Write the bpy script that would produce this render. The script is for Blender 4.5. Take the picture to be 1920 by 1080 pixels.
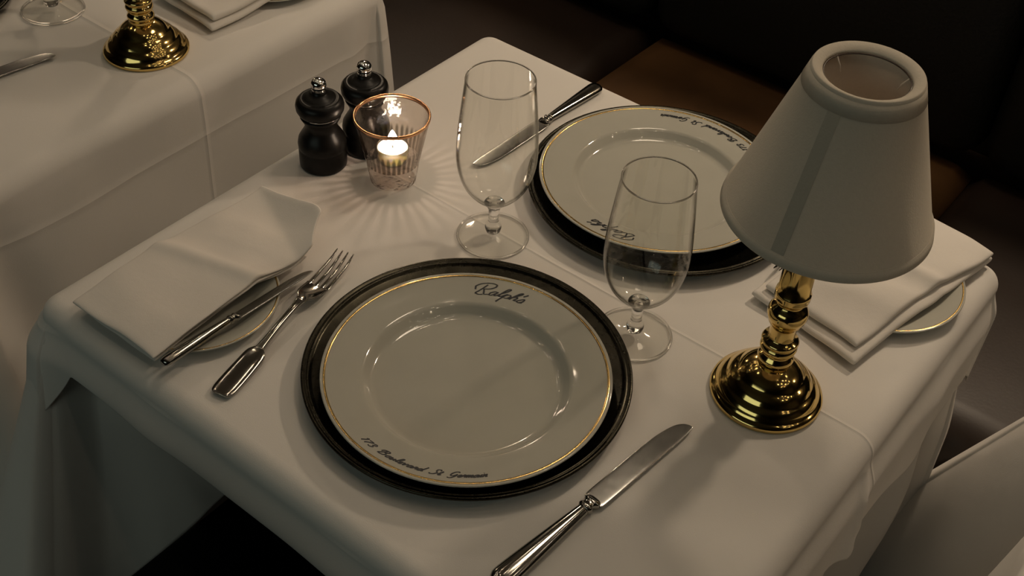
import bpy, math, random
from mathutils import Vector, Matrix, noise
random.seed(4)
scene = bpy.context.scene
for o in list(bpy.data.objects): bpy.data.objects.remove(o)
Z = 0.75                      # height of the table tops above the floor
PI = math.pi

# ------------------------------------------------------------------ camera
cam_d = bpy.data.cameras.new('camera')
cam = bpy.data.objects.new('camera', cam_d)
scene.collection.objects.link(cam); scene.camera = cam
cam_d.sensor_width = 36.0; cam_d.lens = 2254.3 * 36.0 / 1920.0
cam_d.clip_start = 0.02; cam_d.clip_end = 60
yaw, pitch, roll = 0.6252, 0.7403, 0.0685
fw = Vector((-math.sin(yaw)*math.cos(pitch), math.cos(yaw)*math.cos(pitch), -math.sin(pitch)))
rt = fw.cross(Vector((0, 0, 1))).normalized(); up = rt.cross(fw)
r2 = rt*math.cos(roll) + up*math.sin(roll); u2 = -rt*math.sin(roll) + up*math.cos(roll)
m = Matrix((r2, u2, -fw)).transposed().to_4x4()
m.translation = Vector((0.9119, -1.1636, 0.8645 + Z))
cam.matrix_world = m

# ------------------------------------------------------------------ view, world
vs = scene.view_settings
vs.view_transform = 'Standard'; vs.look = 'None'; vs.gamma = 1.0; vs.use_curve_mapping = False
vs.exposure = 0.1
scene.cycles.transparent_max_bounces = 24
scene.cycles.max_bounces = 12
scene.cycles.transmission_bounces = 12
scene.cycles.use_denoising = True
world = bpy.data.worlds.new('world'); scene.world = world; world.use_nodes = True
bg = world.node_tree.nodes['Background']
bg.inputs[0].default_value = (0.55, 0.6, 0.7, 1); bg.inputs[1].default_value = 0.003

def light(name, kind, loc, energy, color, size=0.1, rot=None, size_y=None, spot=None):
    l = bpy.data.lights.new(name, kind); l.energy = energy; l.color = color
    if kind == 'AREA':
        l.size = size
        if size_y: l.shape = 'RECTANGLE'; l.size_y = size_y
    else: l.shadow_soft_size = size
    if spot: l.spot_size = spot; l.spot_blend = 0.6
    o = bpy.data.objects.new(name, l); scene.collection.objects.link(o)
    o.location = (loc[0], loc[1], loc[2] + Z)
    if rot: o.rotation_euler = rot
    return o
WARM = (1.0, 0.80, 0.58)
# soft daylight-coloured glow of the room's front, behind the viewer
light('room_front_light', 'AREA', (0.3, -3.4, 1.25), 5.8, (0.86, 1.0, 0.86), 2.2,
      rot=(math.radians(68), 0, math.radians(-2)), size_y=1.0)

# ------------------------------------------------------------------ materials
def newmat(name):
    mt = bpy.data.materials.new(name); mt.use_nodes = True
    nt = mt.node_tree; return mt, nt, nt.nodes['Principled BSDF']
def setp(b, **k):
    for a, v in k.items():
        b.inputs[a.replace('_', ' ')].default_value = v
def math_n(nt, op, a, b=None, c=None):
    n = nt.nodes.new('ShaderNodeMath'); n.operation = op
    for i, v in enumerate((a, b, c)):
        if v is None: continue
        if isinstance(v, (int, float)): n.inputs[i].default_value = v
        else: nt.links.new(v, n.inputs[i])
    return n.outputs[0]
def noise_n(nt, vec, scale, detail=3, rough=0.5):
    n = nt.nodes.new('ShaderNodeTexNoise'); n.inputs['Scale'].default_value = scale
    n.inputs['Detail'].default_value = detail; n.inputs['Roughness'].default_value = rough
    nt.links.new(vec, n.inputs['Vector']); return n.outputs['Fac']
def ramp_n(nt, fac, stops):
    n = nt.nodes.new('ShaderNodeValToRGB'); nt.links.new(fac, n.inputs[0])
    e = n.color_ramp.elements
    e[0].position, e[0].color = stops[0][0], (*stops[0][1], 1)
    e[1].position, e[1].color = stops[1][0], (*stops[1][1], 1)
    for p, c in stops[2:]:
        q = e.new(p); q.color = (*c, 1)
    return n.outputs[0]
def bump_n(nt, b, height, dist, strength=1.0):
    n = nt.nodes.new('ShaderNodeBump'); n.inputs['Distance'].default_value = dist
    n.inputs['Strength'].default_value = strength
    nt.links.new(height, n.inputs['Height']); nt.links.new(n.outputs[0], b.inputs['Normal']); return n

def linen(name, base, creases=(), wrinkle=0.0012, wscale=7.0):
    """white table linen: fine weave, soft wrinkles, pressed fold lines at the given object coordinates"""
    mt, nt, b = newmat(name)
    tc = nt.nodes.new('ShaderNodeTexCoord').outputs['Object']
    sep = nt.nodes.new('ShaderNodeSeparateXYZ'); nt.links.new(tc, sep.inputs[0])
    setp(b, Roughness=0.92); b.inputs['Specular IOR Level'].default_value = 0.12
    w1 = noise_n(nt, tc, wscale, 4, 0.55)
    col = ramp_n(nt, noise_n(nt, tc, 3.0, 3), [(0.3, tuple(c*0.955 for c in base)), (0.7, base)])
    nt.links.new(col, b.inputs['Base Color'])
    h = math_n(nt, 'MULTIPLY', w1, wrinkle)
    weave = noise_n(nt, tc, 900.0, 1)
    h = math_n(nt, 'ADD', h, math_n(nt, 'MULTIPLY', weave, 0.00010))
    for ax, v, amp, wid in creases:
        wob = math_n(nt, 'MULTIPLY', math_n(nt, 'SUBTRACT', noise_n(nt, tc, 5.0, 2), 0.5), 0.008)
        d = math_n(nt, 'ABSOLUTE', math_n(nt, 'SUBTRACT', math_n(nt, 'ADD', sep.outputs[ax], wob), v))
        g = math_n(nt, 'MAXIMUM', math_n(nt, 'SUBTRACT', 1.0, math_n(nt, 'DIVIDE', d, wid)), 0.0)
        g = math_n(nt, 'MULTIPLY', math_n(nt, 'POWER', g, 1.6), amp)
        h = math_n(nt, 'ADD', h, g)
    bump_n(nt, b, h, 1.0)
    return mt

CLOTH = (0.74, 0.71, 0.67)
M = {}
M['topper'] = linen('topper_linen', CLOTH, [(1, -0.3345, 0.0009, 0.0035)])
M['under'] = linen('underlay_linen', CLOTH, wrinkle=0.003, wscale=5)
M['lcloth'] = linen('left_cloth_linen', CLOTH, [(1, -0.356, 0.0013, 0.006), (2, -0.083, 0.0008, 0.010)], wrinkle=0.0022, wscale=5)
M['napkin'] = linen('napkin_linen', (0.74, 0.70, 0.65), wrinkle=0.0012, wscale=14)

def simple(name, col, rough=0.5, metal=0.0, spec=0.5, coat=0.0, nscale=None, namp=0.0, var=0.0, vscale=8.0):
    mt, nt, b = newmat(name)
    setp(b, Roughness=rough, Metallic=metal); b.inputs['Specular IOR Level'].default_value = spec
    b.inputs['Base Color'].default_value = (*col, 1)
    if coat: b.inputs['Coat Weight'].default_value = coat; b.inputs['Coat Roughness'].default_value = 0.05
    tc = nt.nodes.new('ShaderNodeTexCoord').outputs['Object']
    if var:
        f = noise_n(nt, tc, vscale, 4)
        nt.links.new(ramp_n(nt, f, [(0.3, tuple(c*(1-var) for c in col)), (0.7, tuple(min(1, c*(1+var)) for c in col))]), b.inputs['Base Color'])
        rr = math_n(nt, 'ADD', rough*0.8, math_n(nt, 'MULTIPLY', noise_n(nt, tc, vscale*2.3, 4), rough*0.4))
        nt.links.new(rr, b.inputs['Roughness'])
    if nscale: bump_n(nt, b, noise_n(nt, tc, nscale, 2), namp)
    return mt
M['china'] = simple('china', (0.46, 0.45, 0.395), 0.07, 0, 0.6, var=0.03, vscale=20)
M['gold'] = simple('gold_line', (0.85, 0.60, 0.24), 0.22, 1.0)
M['ink'] = simple('ink', (0.012, 0.014, 0.02), 0.4)
M['pewter'] = simple('pewter', (0.038, 0.035, 0.026), 0.28, 1.0, var=0.2, vscale=60)
M['silver'] = simple('silver', (0.36, 0.35, 0.32), 0.11, 1.0, var=0.06, vscale=60)
M['blade'] = simple('blade_steel', (0.52, 0.52, 0.50), 0.20, 1.0, var=0.10, vscale=45, nscale=50, namp=0.00012)
M['brass'] = simple('brass', (0.74, 0.54, 0.20), 0.11, 1.0, var=0.08, vscale=40, nscale=60, namp=0.00004)
M['chrome'] = simple('chrome', (0.8, 0.8, 0.8), 0.06, 1.0)
M['blackwood'] = simple('black_wood', (0.006, 0.0055, 0.005), 0.34, 0, 0.22, nscale=None)
M['copper'] = simple('copper_gold', (0.85, 0.46, 0.24), 0.22, 1.0)
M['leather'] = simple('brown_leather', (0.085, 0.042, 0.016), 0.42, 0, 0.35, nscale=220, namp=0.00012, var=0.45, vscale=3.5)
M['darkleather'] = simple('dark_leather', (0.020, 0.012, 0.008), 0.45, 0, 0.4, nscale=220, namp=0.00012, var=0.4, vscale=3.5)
M['blackleather'] = simple('black_leather', (0.006, 0.006, 0.005), 0.55, 0, 0.25, nscale=160, namp=0.0006)
M['chairblack'] = simple('black_chair', (0.004, 0.004, 0.004), 0.7, 0, 0.15)
M['darkwood'] = simple('dark_wood', (0.05, 0.028, 0.016), 0.4, var=0.3, vscale=5)
M['floor'] = simple('floor_boards', (0.010, 0.007, 0.005), 0.45, var=0.3, vscale=4)
M['wall'] = simple('panelling', (0.05, 0.036, 0.026), 0.45, var=0.2, vscale=3)
M['wall_up'] = simple('upper_wall', (0.09, 0.078, 0.065), 0.7, var=0.15, vscale=3)
M['ceiling'] = simple('ceiling_paint', (0.12, 0.10, 0.075), 0.9)
M['shade'] = None
def shade_mat(name, col, trans):
    mt, nt, b = newmat(name)
    setp(b, Roughness=0.9); b.inputs['Specular IOR Level'].default_value = 0.1
    tc = nt.nodes.new('ShaderNodeTexCoord').outputs['Object']
    nt.links.new(ramp_n(nt, noise_n(nt, tc, 300, 1), [(0.3, tuple(c*0.96 for c in col)), (0.7, col)]), b.inputs['Base Color'])
    bump_n(nt, b, noise_n(nt, tc, 700, 1), 0.00015)
    tl = nt.nodes.new('ShaderNodeBsdfTranslucent'); tl.inputs[0].default_value = (*col, 1)
    mx = nt.nodes.new('ShaderNodeMixShader'); mx.inputs[0].default_value = trans
    out = nt.nodes['Material Output']
    nt.links.new(b.outputs[0], mx.inputs[1]); nt.links.new(tl.outputs[0], mx.inputs[2]); nt.links.new(mx.outputs[0], out.inputs[0])
    return mt
M['shade'] = shade_mat('lamp_shade_linen', (0.60, 0.55, 0.465), 0.10)
M['shade_in'] = shade_mat('lamp_shade_lining', (0.85, 0.76, 0.66), 0.25)
M['trim'] = shade_mat('lamp_shade_trim', (0.56, 0.51, 0.43), 0.06)
M['seam'] = shade_mat('lamp_shade_seam', (0.50, 0.455, 0.38), 0.05)

def thin_glass(name, edge=(0.32, 0.31, 0.27), clear=(0.985, 0.985, 0.975), streak_bands=0, tint=None, bump=0.0):
    """clear glass wall: see-through, denser where seen edge-on, mirror-like by Fresnel"""
    mt = bpy.data.materials.new(name); mt.use_nodes = True; nt = mt.node_tree; nt.nodes.clear()
    out = nt.nodes.new('ShaderNodeOutputMaterial')
    tr = nt.nodes.new('ShaderNodeBsdfTransparent'); gl = nt.nodes.new('ShaderNodeBsdfGlossy')
    gl.inputs['Roughness'].default_value = 0.02; gl.inputs['Color'].default_value = (1, 1, 1, 1)
    lw = nt.nodes.new('ShaderNodeLayerWeight'); lw.inputs[0].default_value = 0.5
    col = ramp_n(nt, lw.outputs['Facing'], [(0.0, clear), (0.66, clear), (0.90, edge)])
    if streak_bands:  # tint bands painted low in plain glass to break candlelight into streaks
        tc = nt.nodes.new('ShaderNodeTexCoord'); sep = nt.nodes.new('ShaderNodeSeparateXYZ'); nt.links.new(tc.outputs['Object'], sep.inputs[0])
        ang = math_n(nt, 'ARCTAN2', sep.outputs[1], sep.outputs[0])
        s = math_n(nt, 'SINE', math_n(nt, 'MULTIPLY', ang, streak_bands))
        w = noise_n(nt, tc.outputs['Object'], 60, 2)
        s = math_n(nt, 'ADD', math_n(nt, 'MULTIPLY', s, 0.40), math_n(nt, 'MULTIPLY', w, 1.0))
        low = math_n(nt, 'MINIMUM', math_n(nt, 'MAXIMUM', math_n(nt, 'DIVIDE', math_n(nt, 'SUBTRACT', sep.outputs[2], 0.046), 0.010), 0.0), 1.0)
        s = math_n(nt, 'ADD', math_n(nt, 'MULTIPLY', s, math_n(nt, 'SUBTRACT', 1.0, low)), low)
        band_tint = ramp_n(nt, s, [(0.35, (0.62, 0.60, 0.58)), (0.80, (1, 0.98, 0.97))])
        mxx = nt.nodes.new('ShaderNodeMix'); mxx.data_type = 'RGBA'; mxx.blend_type = 'MULTIPLY'; mxx.inputs[0].default_value = 1
        nt.links.new(col, mxx.inputs[6]); nt.links.new(band_tint, mxx.inputs[7]); col = mxx.outputs[2]
    nt.links.new(col, tr.inputs[0])
    lf = nt.nodes.new('ShaderNodeLayerWeight'); lf.inputs[0].default_value = 0.5
    schlick = math_n(nt, 'ADD', math_n(nt, 'MULTIPLY', math_n(nt, 'POWER', lf.outputs['Facing'], 5.0), 0.85), 0.026)
    if bump:
        tc2 = nt.nodes.new('ShaderNodeTexCoord')
        bn = nt.nodes.new('ShaderNodeBump'); bn.inputs['Distance'].default_value = bump
        nt.links.new(noise_n(nt, tc2.outputs['Object'], 70, 2), bn.inputs['Height'])
        nt.links.new(bn.outputs[0], gl.inputs['Normal']); nt.links.new(bn.outputs[0], lf.inputs['Normal'])
    mx = nt.nodes.new('ShaderNodeMixShader')
    nt.links.new(schlick, mx.inputs[0]); nt.links.new(tr.outputs[0], mx.inputs[1]); nt.links.new(gl.outputs[0], mx.inputs[2])
    nt.links.new(mx.outputs[0], out.inputs[0]); return mt
def solid_glass(name, col=(1, 1, 1), rough=0.0, ior=1.5):
    mt, nt, b = newmat(name)
    setp(b, Roughness=rough, IOR=ior); b.inputs['Transmission Weight'].default_value = 1.0
    b.inputs['Base Color'].default_value = (*col, 1); return mt
M['glass'] = thin_glass('clear_glass')
M['stem'] = solid_glass('solid_clear_glass')
M['votive'] = thin_glass('votive_glass', edge=(0.62, 0.55, 0.50), clear=(0.96, 0.94, 0.92), streak_bands=34, bump=0.002)
M['votive_base'] = thin_glass('votive_thick_glass', edge=(0.42, 0.36, 0.32), clear=(0.95, 0.92, 0.90), bump=0.010)

def emission(name, col, s):
    mt = bpy.data.materials.new(name); mt.use_nodes = True; nt = mt.node_tree; nt.nodes.clear()
    out = nt.nodes.new('ShaderNodeOutputMaterial'); e = nt.nodes.new('ShaderNodeEmission')
    e.inputs[0].default_value = (*col, 1); e.inputs[1].default_value = s
    nt.links.new(e.outputs[0], out.inputs[0]); return mt
M['flame'] = emission('flame', (1.0, 0.84, 0.66), 45)
M['bulb'] = emission('ceiling_bulb', (1.0, 0.80, 0.58), 44)
M['sconce_glow'] = emission('lit_sconce_shade', (1.0, 0.72, 0.48), 5.0)
mt, nt, b = newmat('wax'); M['wax'] = mt
setp(b, Roughness=0.35); b.inputs['Base Color'].default_value = (0.95, 0.90, 0.82, 1)
b.inputs['Subsurface Weight'].default_value = 1.0; b.inputs['Subsurface Radius'].default_value = (0.012, 0.011, 0.009); b.inputs['Subsurface Scale'].default_value = 1.0

# ------------------------------------------------------------------ mesh helpers
def link(name, verts, faces, mat, parent=None, loc=None, smooth=True, rot=None):
    me = bpy.data.meshes.new(name); me.from_pydata([tuple(v) for v in verts], [], faces); me.update()
    if smooth: me.polygons.foreach_set('use_smooth', [True]*len(me.polygons))
    if mat: me.materials.append(mat)
    o = bpy.data.objects.new(name, me); scene.collection.objects.link(o)
    if parent: o.parent = parent
    if loc is not None: o.location = loc if parent else (loc[0], loc[1], loc[2] + Z)
    if rot is not None: o.rotation_euler = rot
    return o
def tag(o, label=None, cat=None, group=None, kind=None):
    if label: o['label'] = label
    if cat: o['category'] = cat
    if group: o['group'] = group
    if kind: o['kind'] = kind
    return o
def thing(name, label, cat, loc, rotz=0, group=None, rot=None):
    o = bpy.data.objects.new(name, None); scene.collection.objects.link(o)
    o.location = (loc[0], loc[1], loc[2] + Z); o.rotation_euler = rot or (0, 0, rotz)
    o.empty_display_size = 0.03
    return tag(o, label, cat, group)
def copy_thing(src, loc, rotz=0, label=None, group=None, rot=None, scale=None):
    def rec(o, par):
        c = o.copy(); scene.collection.objects.link(c); c.parent = par
        for ch in o.children: rec(ch, c)
        return c
    c = rec(src, None); c.location = (loc[0], loc[1], loc[2] + Z); c.rotation_euler = rot or (0, 0, rotz)
    if scale: c.scale = (scale,)*3
    if label: c['label'] = label
    if group: c['group'] = group
    return c
def spline(pts, n=6):
    """Catmull-Rom through 2-D/3-D points"""
    P = [Vector(p) for p in pts]; out = []
    for i in range(len(P)-1):
        p0 = P[i-1] if i else P[0]; p1 = P[i]; p2 = P[i+1]; p3 = P[i+2] if i+2 < len(P) else P[-1]
        for k in range(n):
            t = k/n
            out.append(0.5*((2*p1)+(p2-p0)*t+(2*p0-5*p1+4*p2-p3)*t*t+(3*p1-p0-3*p2+p3)*t**3))
    out.append(P[-1]); return out
def lathe(prof, n=96, sm=0, closed=False):
    if sm: prof = [(max(0, p[0]), p[1]) for p in spline(prof, sm)]
    V, F, rings = [], [], []
    for r, z in prof:
        if r < 1e-6: rings.append([len(V)]); V.append((0, 0, z))
        else:
            rings.append(list(range(len(V), len(V)+n)))
            V += [(r*math.cos(2*PI*i/n), r*math.sin(2*PI*i/n), z) for i in range(n)]
    pairs = list(zip(rings, rings[1:])) + ([(rings[-1], rings[0])] if closed else [])
    for a, b in pairs:
        for i in range(n):
            j = (i+1) % n
            if len(a) == 1 and len(b) == 1: continue
            if len(a) == 1: F.append((a[0], b[j], b[i]))
            elif len(b) == 1: F.append((a[i], a[j], b[0]))
            else: F.append((a[i], a[j], b[j], b[i]))
    F = [tuple(reversed(f)) for f in F]
    return V, [tuple(reversed(f)) for f in F]
def join(*vf):
    V, F = [], []
    for v, f in vf:
        k = len(V); V += [tuple(x) for x in v]; F += [tuple(i+k for i in q) for q in f]
    return V, F
def box(x0, x1, y0, y1, z0, z1):
    V = [(x, y, z) for z in (z0, z1) for y in (y0, y1) for x in (x0, x1)]
    return V, [(0, 2, 3, 1), (4, 5, 7, 6), (0, 1, 5, 4), (2, 6, 7, 3), (0, 4, 6, 2), (1, 3, 7, 5)]
def bevel(o, w, seg=4):
    md = o.modifiers.new('bevel', 'BEVEL'); md.width = w; md.segments = seg; md.limit_method = 'ANGLE'; return o
def loft(secs, n=20, ex=2.4, sm=4):
    """sections (y, xc, zc, half width, half height) along y, capped"""
    S = spline(secs, sm) if sm else [Vector(s) for s in secs]
    V, F = [], []
    for s in S:
        y, xc, zc, hw, hh = s
        hw = max(hw, 1e-4); hh = max(hh, 1e-4)
        for i in range(n):
            a = 2*PI*i/n; c, q = math.cos(a), math.sin(a)
            V.append((xc+hw*math.copysign(abs(c)**(2/ex), c), y, zc+hh*math.copysign(abs(q)**(2/ex), q)))
    m_ = len(S)
    for k in range(m_-1):
        for i in range(n):
            j = (i+1) % n
            F.append((k*n+i, (k+1)*n+i, (k+1)*n+j, k*n+j))
    F.append(tuple(range(n))); F.append(tuple(reversed(range((m_-1)*n, m_*n))))
    return V, F
def sstep(a, b, x):
    t = min(1, max(0, (x-a)/(b-a))); return t*t*(3-2*t)
def tube(pts, r, n=8, closed=False):
    P = [Vector(p) for p in pts]; V, F = [], []; N = len(P)
    for i, p in enumerate(P):
        t = (P[(i+1) % N]-P[i-1]) if closed else (P[min(i+1, N-1)]-P[max(i-1, 0)])
        t.normalize(); a = t.orthogonal() if abs(t.z) > .95 else t.cross(Vector((0, 0, 1))); a.normalize(); b_ = t.cross(a)
        for k in range(n):
            V.append(p+r*(a*math.cos(2*PI*k/n)+b_*math.sin(2*PI*k/n)))
    for i in range(N if closed else N-1):
        for k in range(n):
            j = (i+1) % N; l = (k+1) % n
            F.append((i*n+k, i*n+l, j*n+l, j*n+k))
    if not closed: F += [tuple(reversed(range(n))), tuple(range((N-1)*n, N*n))]
    return V, F

# ------------------------------------------------------------------ room
def struct(o): o['kind'] = 'structure'; return o
struct(link('floor', *box(-4, 4.5, -5, 0.96, -0.80, -0.75), M['floor'], loc=(0, 0, 0), smooth=False))
struct(link('ceiling', *box(-4, 4.5, -5, 0.96, 2.10, 2.15), M['ceiling'], loc=(0, 0, 0), smooth=False))
struct(link('wall_back', *box(-4, 4.5, 0.90, 0.96, -0.75, 0.62), M['wall'], loc=(0, 0, 0), smooth=False))
struct(link('wall_back_upper', *box(-4, 4.5, 0.90, 0.96, 0.62, 2.10), M['wall_up'], loc=(0, 0, 0), smooth=False))
struct(link('wall_left', *box(-4.06, -4, -5, 0.96, -0.75, 2.10), M['wall'], loc=(0, 0, 0), smooth=False))
struct(link('wall_right', *box(4.5, 4.56, -5, 0.96, -0.75, 2.10), M['wall'], loc=(0, 0, 0), smooth=False))
struct(link('wall_front', *box(-4, 4.5, -5.06, -5, -0.75, 2.10), M['wall'], loc=(0, 0, 0), smooth=False))

# ceiling bulbs and wall sconces: the lamps the room is lit by (outside the frame)
bulb0 = None; k = 0
for ix in range(7):
    for iy in range(5):
        x = -2.0 + ix*0.80 + (0.3 if iy % 2 else 0); y = 0.66 - iy*0.38
        if bulb0 is None:
            bulb0 = thing('ceiling_light', 'small round warm ceiling lamp above the dining room', 'ceiling light', (x, y, 2.10), group='ceiling lamps above the dining room')
            link('rim', *lathe([(0.034, 0), (0.045, -0.004), (0.048, 0.0), (0.034, 0)], 32), M['brass'], bulb0)
            link('bulb', *lathe([(0, -0.022), (0.010, -0.020), (0.019, -0.012), (0.025, 0.0), (0, 0.0)], 24, 0), M['bulb'], bulb0)
        else: copy_thing(bulb0, (x, y, 2.10))
sc0 = thing('wall_sconce', 'brass wall sconce with a lit cream shade on the back wall', 'sconce', (-0.90, 0.90, 0.98), group='sconces on the back wall')
link('back_plate', *loft([(-0.012, 0, -0.05, 0.03, 0.05), (0, 0, -0.05, 0.032, 0.052)], sm=0), M['brass'], sc0)
link('arm', *tube(spline([(0, -0.01, -0.05), (0, -0.06, -0.07), (0, -0.11, -0.05), (0, -0.12, 0.0)], 5), 0.005), M['brass'], sc0)
link('lamp_shade', *lathe([(0.085, 0.0), (0.055, 0.13), (0.054, 0.13), (0.084, 0.0)], 40), M['sconce_glow'], sc0, loc=(0, -0.12, 0.0))
sconces = [(-0.90, 0.90, 0.98), (0.66, 0.90, 0.98), (2.20, 0.90, 0.98), (-2.45, 0.90, 0.98)]
for s in sconces[1:]: copy_thing(sc0, s)
for s in sconces:
    light('sconce_bulb', 'POINT', (s[0], s[1]-0.12, s[2]+0.03), {0.66: 22.5, -0.90: 12.0}.get(s[0], 4.0), WARM, 0.06)
# two warm spots recessed in the ceiling over the banquette
light('banquette_spot', 'SPOT', (0.35, 0.45, 2.05), 24, WARM, 0.25, rot=(math.radians(-10), 0, math.radians(0)), spot=math.radians(70))

# ------------------------------------------------------------------ banquette
def cushion(x0, x1, y0, y1, z0, z1, mat, name, parent, puff=0.018, r=0.03):
    nx, ny = 26, 20; V, F = [], []
    def prof(t, L):     # rounded edges
        return t
    # top surface with rounded drop at the rim, then sides
    for j in range(ny+1):
        for i in range(nx+1):
            u = i/nx; v = j/ny
            x = x0+(x1-x0)*u; y = y0+(y1-y0)*v
            ex = min(x-x0, x1-x); ey = min(y-y0, y1-y); e = min(ex, ey)
            z = z1 - r + math.sqrt(max(0, r*r-(r-min(e, r))**2)) + puff*math.sin(PI*u)**.6*math.sin(PI*v)**.6
            V.append((x, y, z))
    N = nx+1
    for j in range(ny):
        for i in range(nx):
            a = j*N+i; F.append((a, a+1, a+N+1, a+N))
    edge = [i for i in range(nx)] + [j*N+nx for j in range(ny)] + [ny*N+nx-i for i in range(nx)] + [(ny-j)*N for j in range(ny)]
    k = len(V)
    for e in edge: V.append((V[e][0], V[e][1], z0))
    for a in range(len(edge)):
        b_ = (a+1) % len(edge); F.append((edge[b_], edge[a], k+a, k+b_))
    F.append(tuple(reversed(range(k, k+len(edge)))))
    return link(name, V, F, mat, parent)
bq = thing('banquette', 'long leather banquette bench with brown seat and black backrest behind the table', 'banquette', (0, 0, 0))
link('base', *box(-3.2, 3.4, 0.10, 0.88, -0.75, -0.44), M['darkwood'], bq, smooth=False)
xs = [-2.695, -2.045, -1.395, -0.745, -0.095, 0.555, 1.205, 1.855, 2.505]
for a, b_ in zip(xs, xs[1:]):
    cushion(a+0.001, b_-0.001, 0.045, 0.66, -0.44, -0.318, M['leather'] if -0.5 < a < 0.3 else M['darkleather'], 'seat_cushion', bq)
for a, b_ in zip(xs, xs[1:]):
    o = link('back_cushion', *box(a+0.001, b_-0.001, 0.60, 0.86, -0.30, 0.34), M['blackleather'], bq); bevel(o, 0.05, 5)

# ------------------------------------------------------------------ tables and cloths
def table(x0, y0, label):
    t = thing('dining_table', label, 'table', (x0+0.377, y0-0.369, -0.75))
    o = link('tabletop', *box(-0.362, 0.362, -0.354, 0.354, 0.72, 0.745), M['darkwood'], t, smooth=False)
    link('pedestal', *lathe([(0, 0.03), (0.03, 0.03), (0.03, 0.72), (0, 0.72)], 24), M['chairblack'], t)
    link('foot', *lathe([(0, 0), (0.22, 0), (0.22, 0.012), (0.06, 0.03), (0, 0.03)], 40), M['chairblack'], t)
    return t
W, D = 0.754, 0.738
def cloth_mesh(ztop, r, rc, out, drop, off, levels=44, w=W, dd=D, grow=0.0):
    """cloth laid on a w x dd table whose far left corner is the origin (x right, y to -dd).
    drop(s) hang length, off(s, d) -> outward, along offsets; s runs A(0,0) > C(w,0) > D(w,-dd) > B(0,-dd) > A"""
    x0, x1, y1, y0 = -grow, w+grow, grow, -dd-grow
    P = []   # (pos, normal, s)
    def side(ax, ay, bx, by, nx, ny, s0, L):
        n = 150
        for i in range(n):
            t = (i+0.5)/n; tt = t - 0.5
            tt = 0.5*math.copysign(1-(1-abs(2*tt))**1.5, tt) ; t = 0.5+tt     # denser near the corners
            t = rc/L + t*(1-2*rc/L)
            P.append((Vector((ax+(bx-ax)*t, ay+(by-ay)*t)), Vector((nx, ny)), s0+L*t))
    def corner(cx, cy, a0, s0):
        n = 16
        for i in range(n+1):
            a = a0 - (PI/2)*i/n
            nn = Vector((math.cos(a), math.sin(a)))
            P.append((Vector((cx, cy))+nn*rc, nn, s0+(i/n-0.5)*rc*1.2))
    side(x0, y1, x1, y1, 0, 1, 0, w); corner(x1-rc, y1-rc, PI/2, w)
    side(x1, y1, x1, y0, 1, 0, w, dd); corner(x1-rc, y0+rc, 0, w+dd)
    side(x1, y0, x0, y0, 0, -1, w+dd, w); corner(x0+rc, y0+rc, -PI/2, 2*w+dd)
    side(x0, y0, x0, y1, -1, 0, 2*w+dd, dd); corner(x0+rc, y1-rc, -PI, 0)
    V, F, rings = [], [], []
    c = Vector(((x0+x1)/2, (y0+y1)/2)); n = len(P)
    V.append((c.x, c.y, ztop))
    for f in (0.25, 0.5, 0.7, 0.85, 0.94):
        rings.append(len(V))
        for p, nn, s in P:
            q = c+(p-nn*r-c)*f; V.append((q.x, q.y, ztop))
    for k in range(13):
        a = k/12*PI/2*0.97; rings.append(len(V))
        for p, nn, s in P:
            q = p-nn*r*(1-math.sin(a)); V.append((q.x, q.y, ztop-r*(1-math.cos(a))))
    for k in range(1, levels+1):
        rings.append(len(V))
        for p, nn, s in P:
            d = r + (drop(s)-r)*k/levels
            o_, al = off(s, d)
            tn = Vector((nn.y, -nn.x))
            q = p+nn*(o_+out*sstep(r, 0.06, d))+tn*al
            V.append((q.x, q.y, ztop-d))
    for i in range(n): F.append((0, rings[0]+(i+1) % n, rings[0]+i))
    for a, b_ in zip(rings, rings[1:]):
        for i in range(n):
            j = (i+1) % n; F.append((a+i, a+j, b_+j, b_+i))
    return V, [tuple(f) for f in F]
S_C, S_D, S_B, S_A = W, W+D, 2*W+D, 2*W+2*D
def sdist(s, s0):
    d = (s-s0) % S_A
    return d if d <= S_A/2 else d-S_A
def folds(lst, s, d):
    o = 0
    for s0, fan, w0, wd, amp, pw in lst:
        x = abs(sdist(s, s0+fan*d))/(w0+wd*d)
        o += amp*d*math.exp(-x**pw)
    return o
def make_cloth(name, label, mat, loc, args, thick=0.0012):
    o = link(name, *cloth_mesh(*args[0], **args[1]), mat, loc=loc)
    md = o.modifiers.new('solid', 'SOLIDIFY'); md.thickness = thick; md.offset = -1
    return tag(o, label, 'tablecloth')

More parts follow.
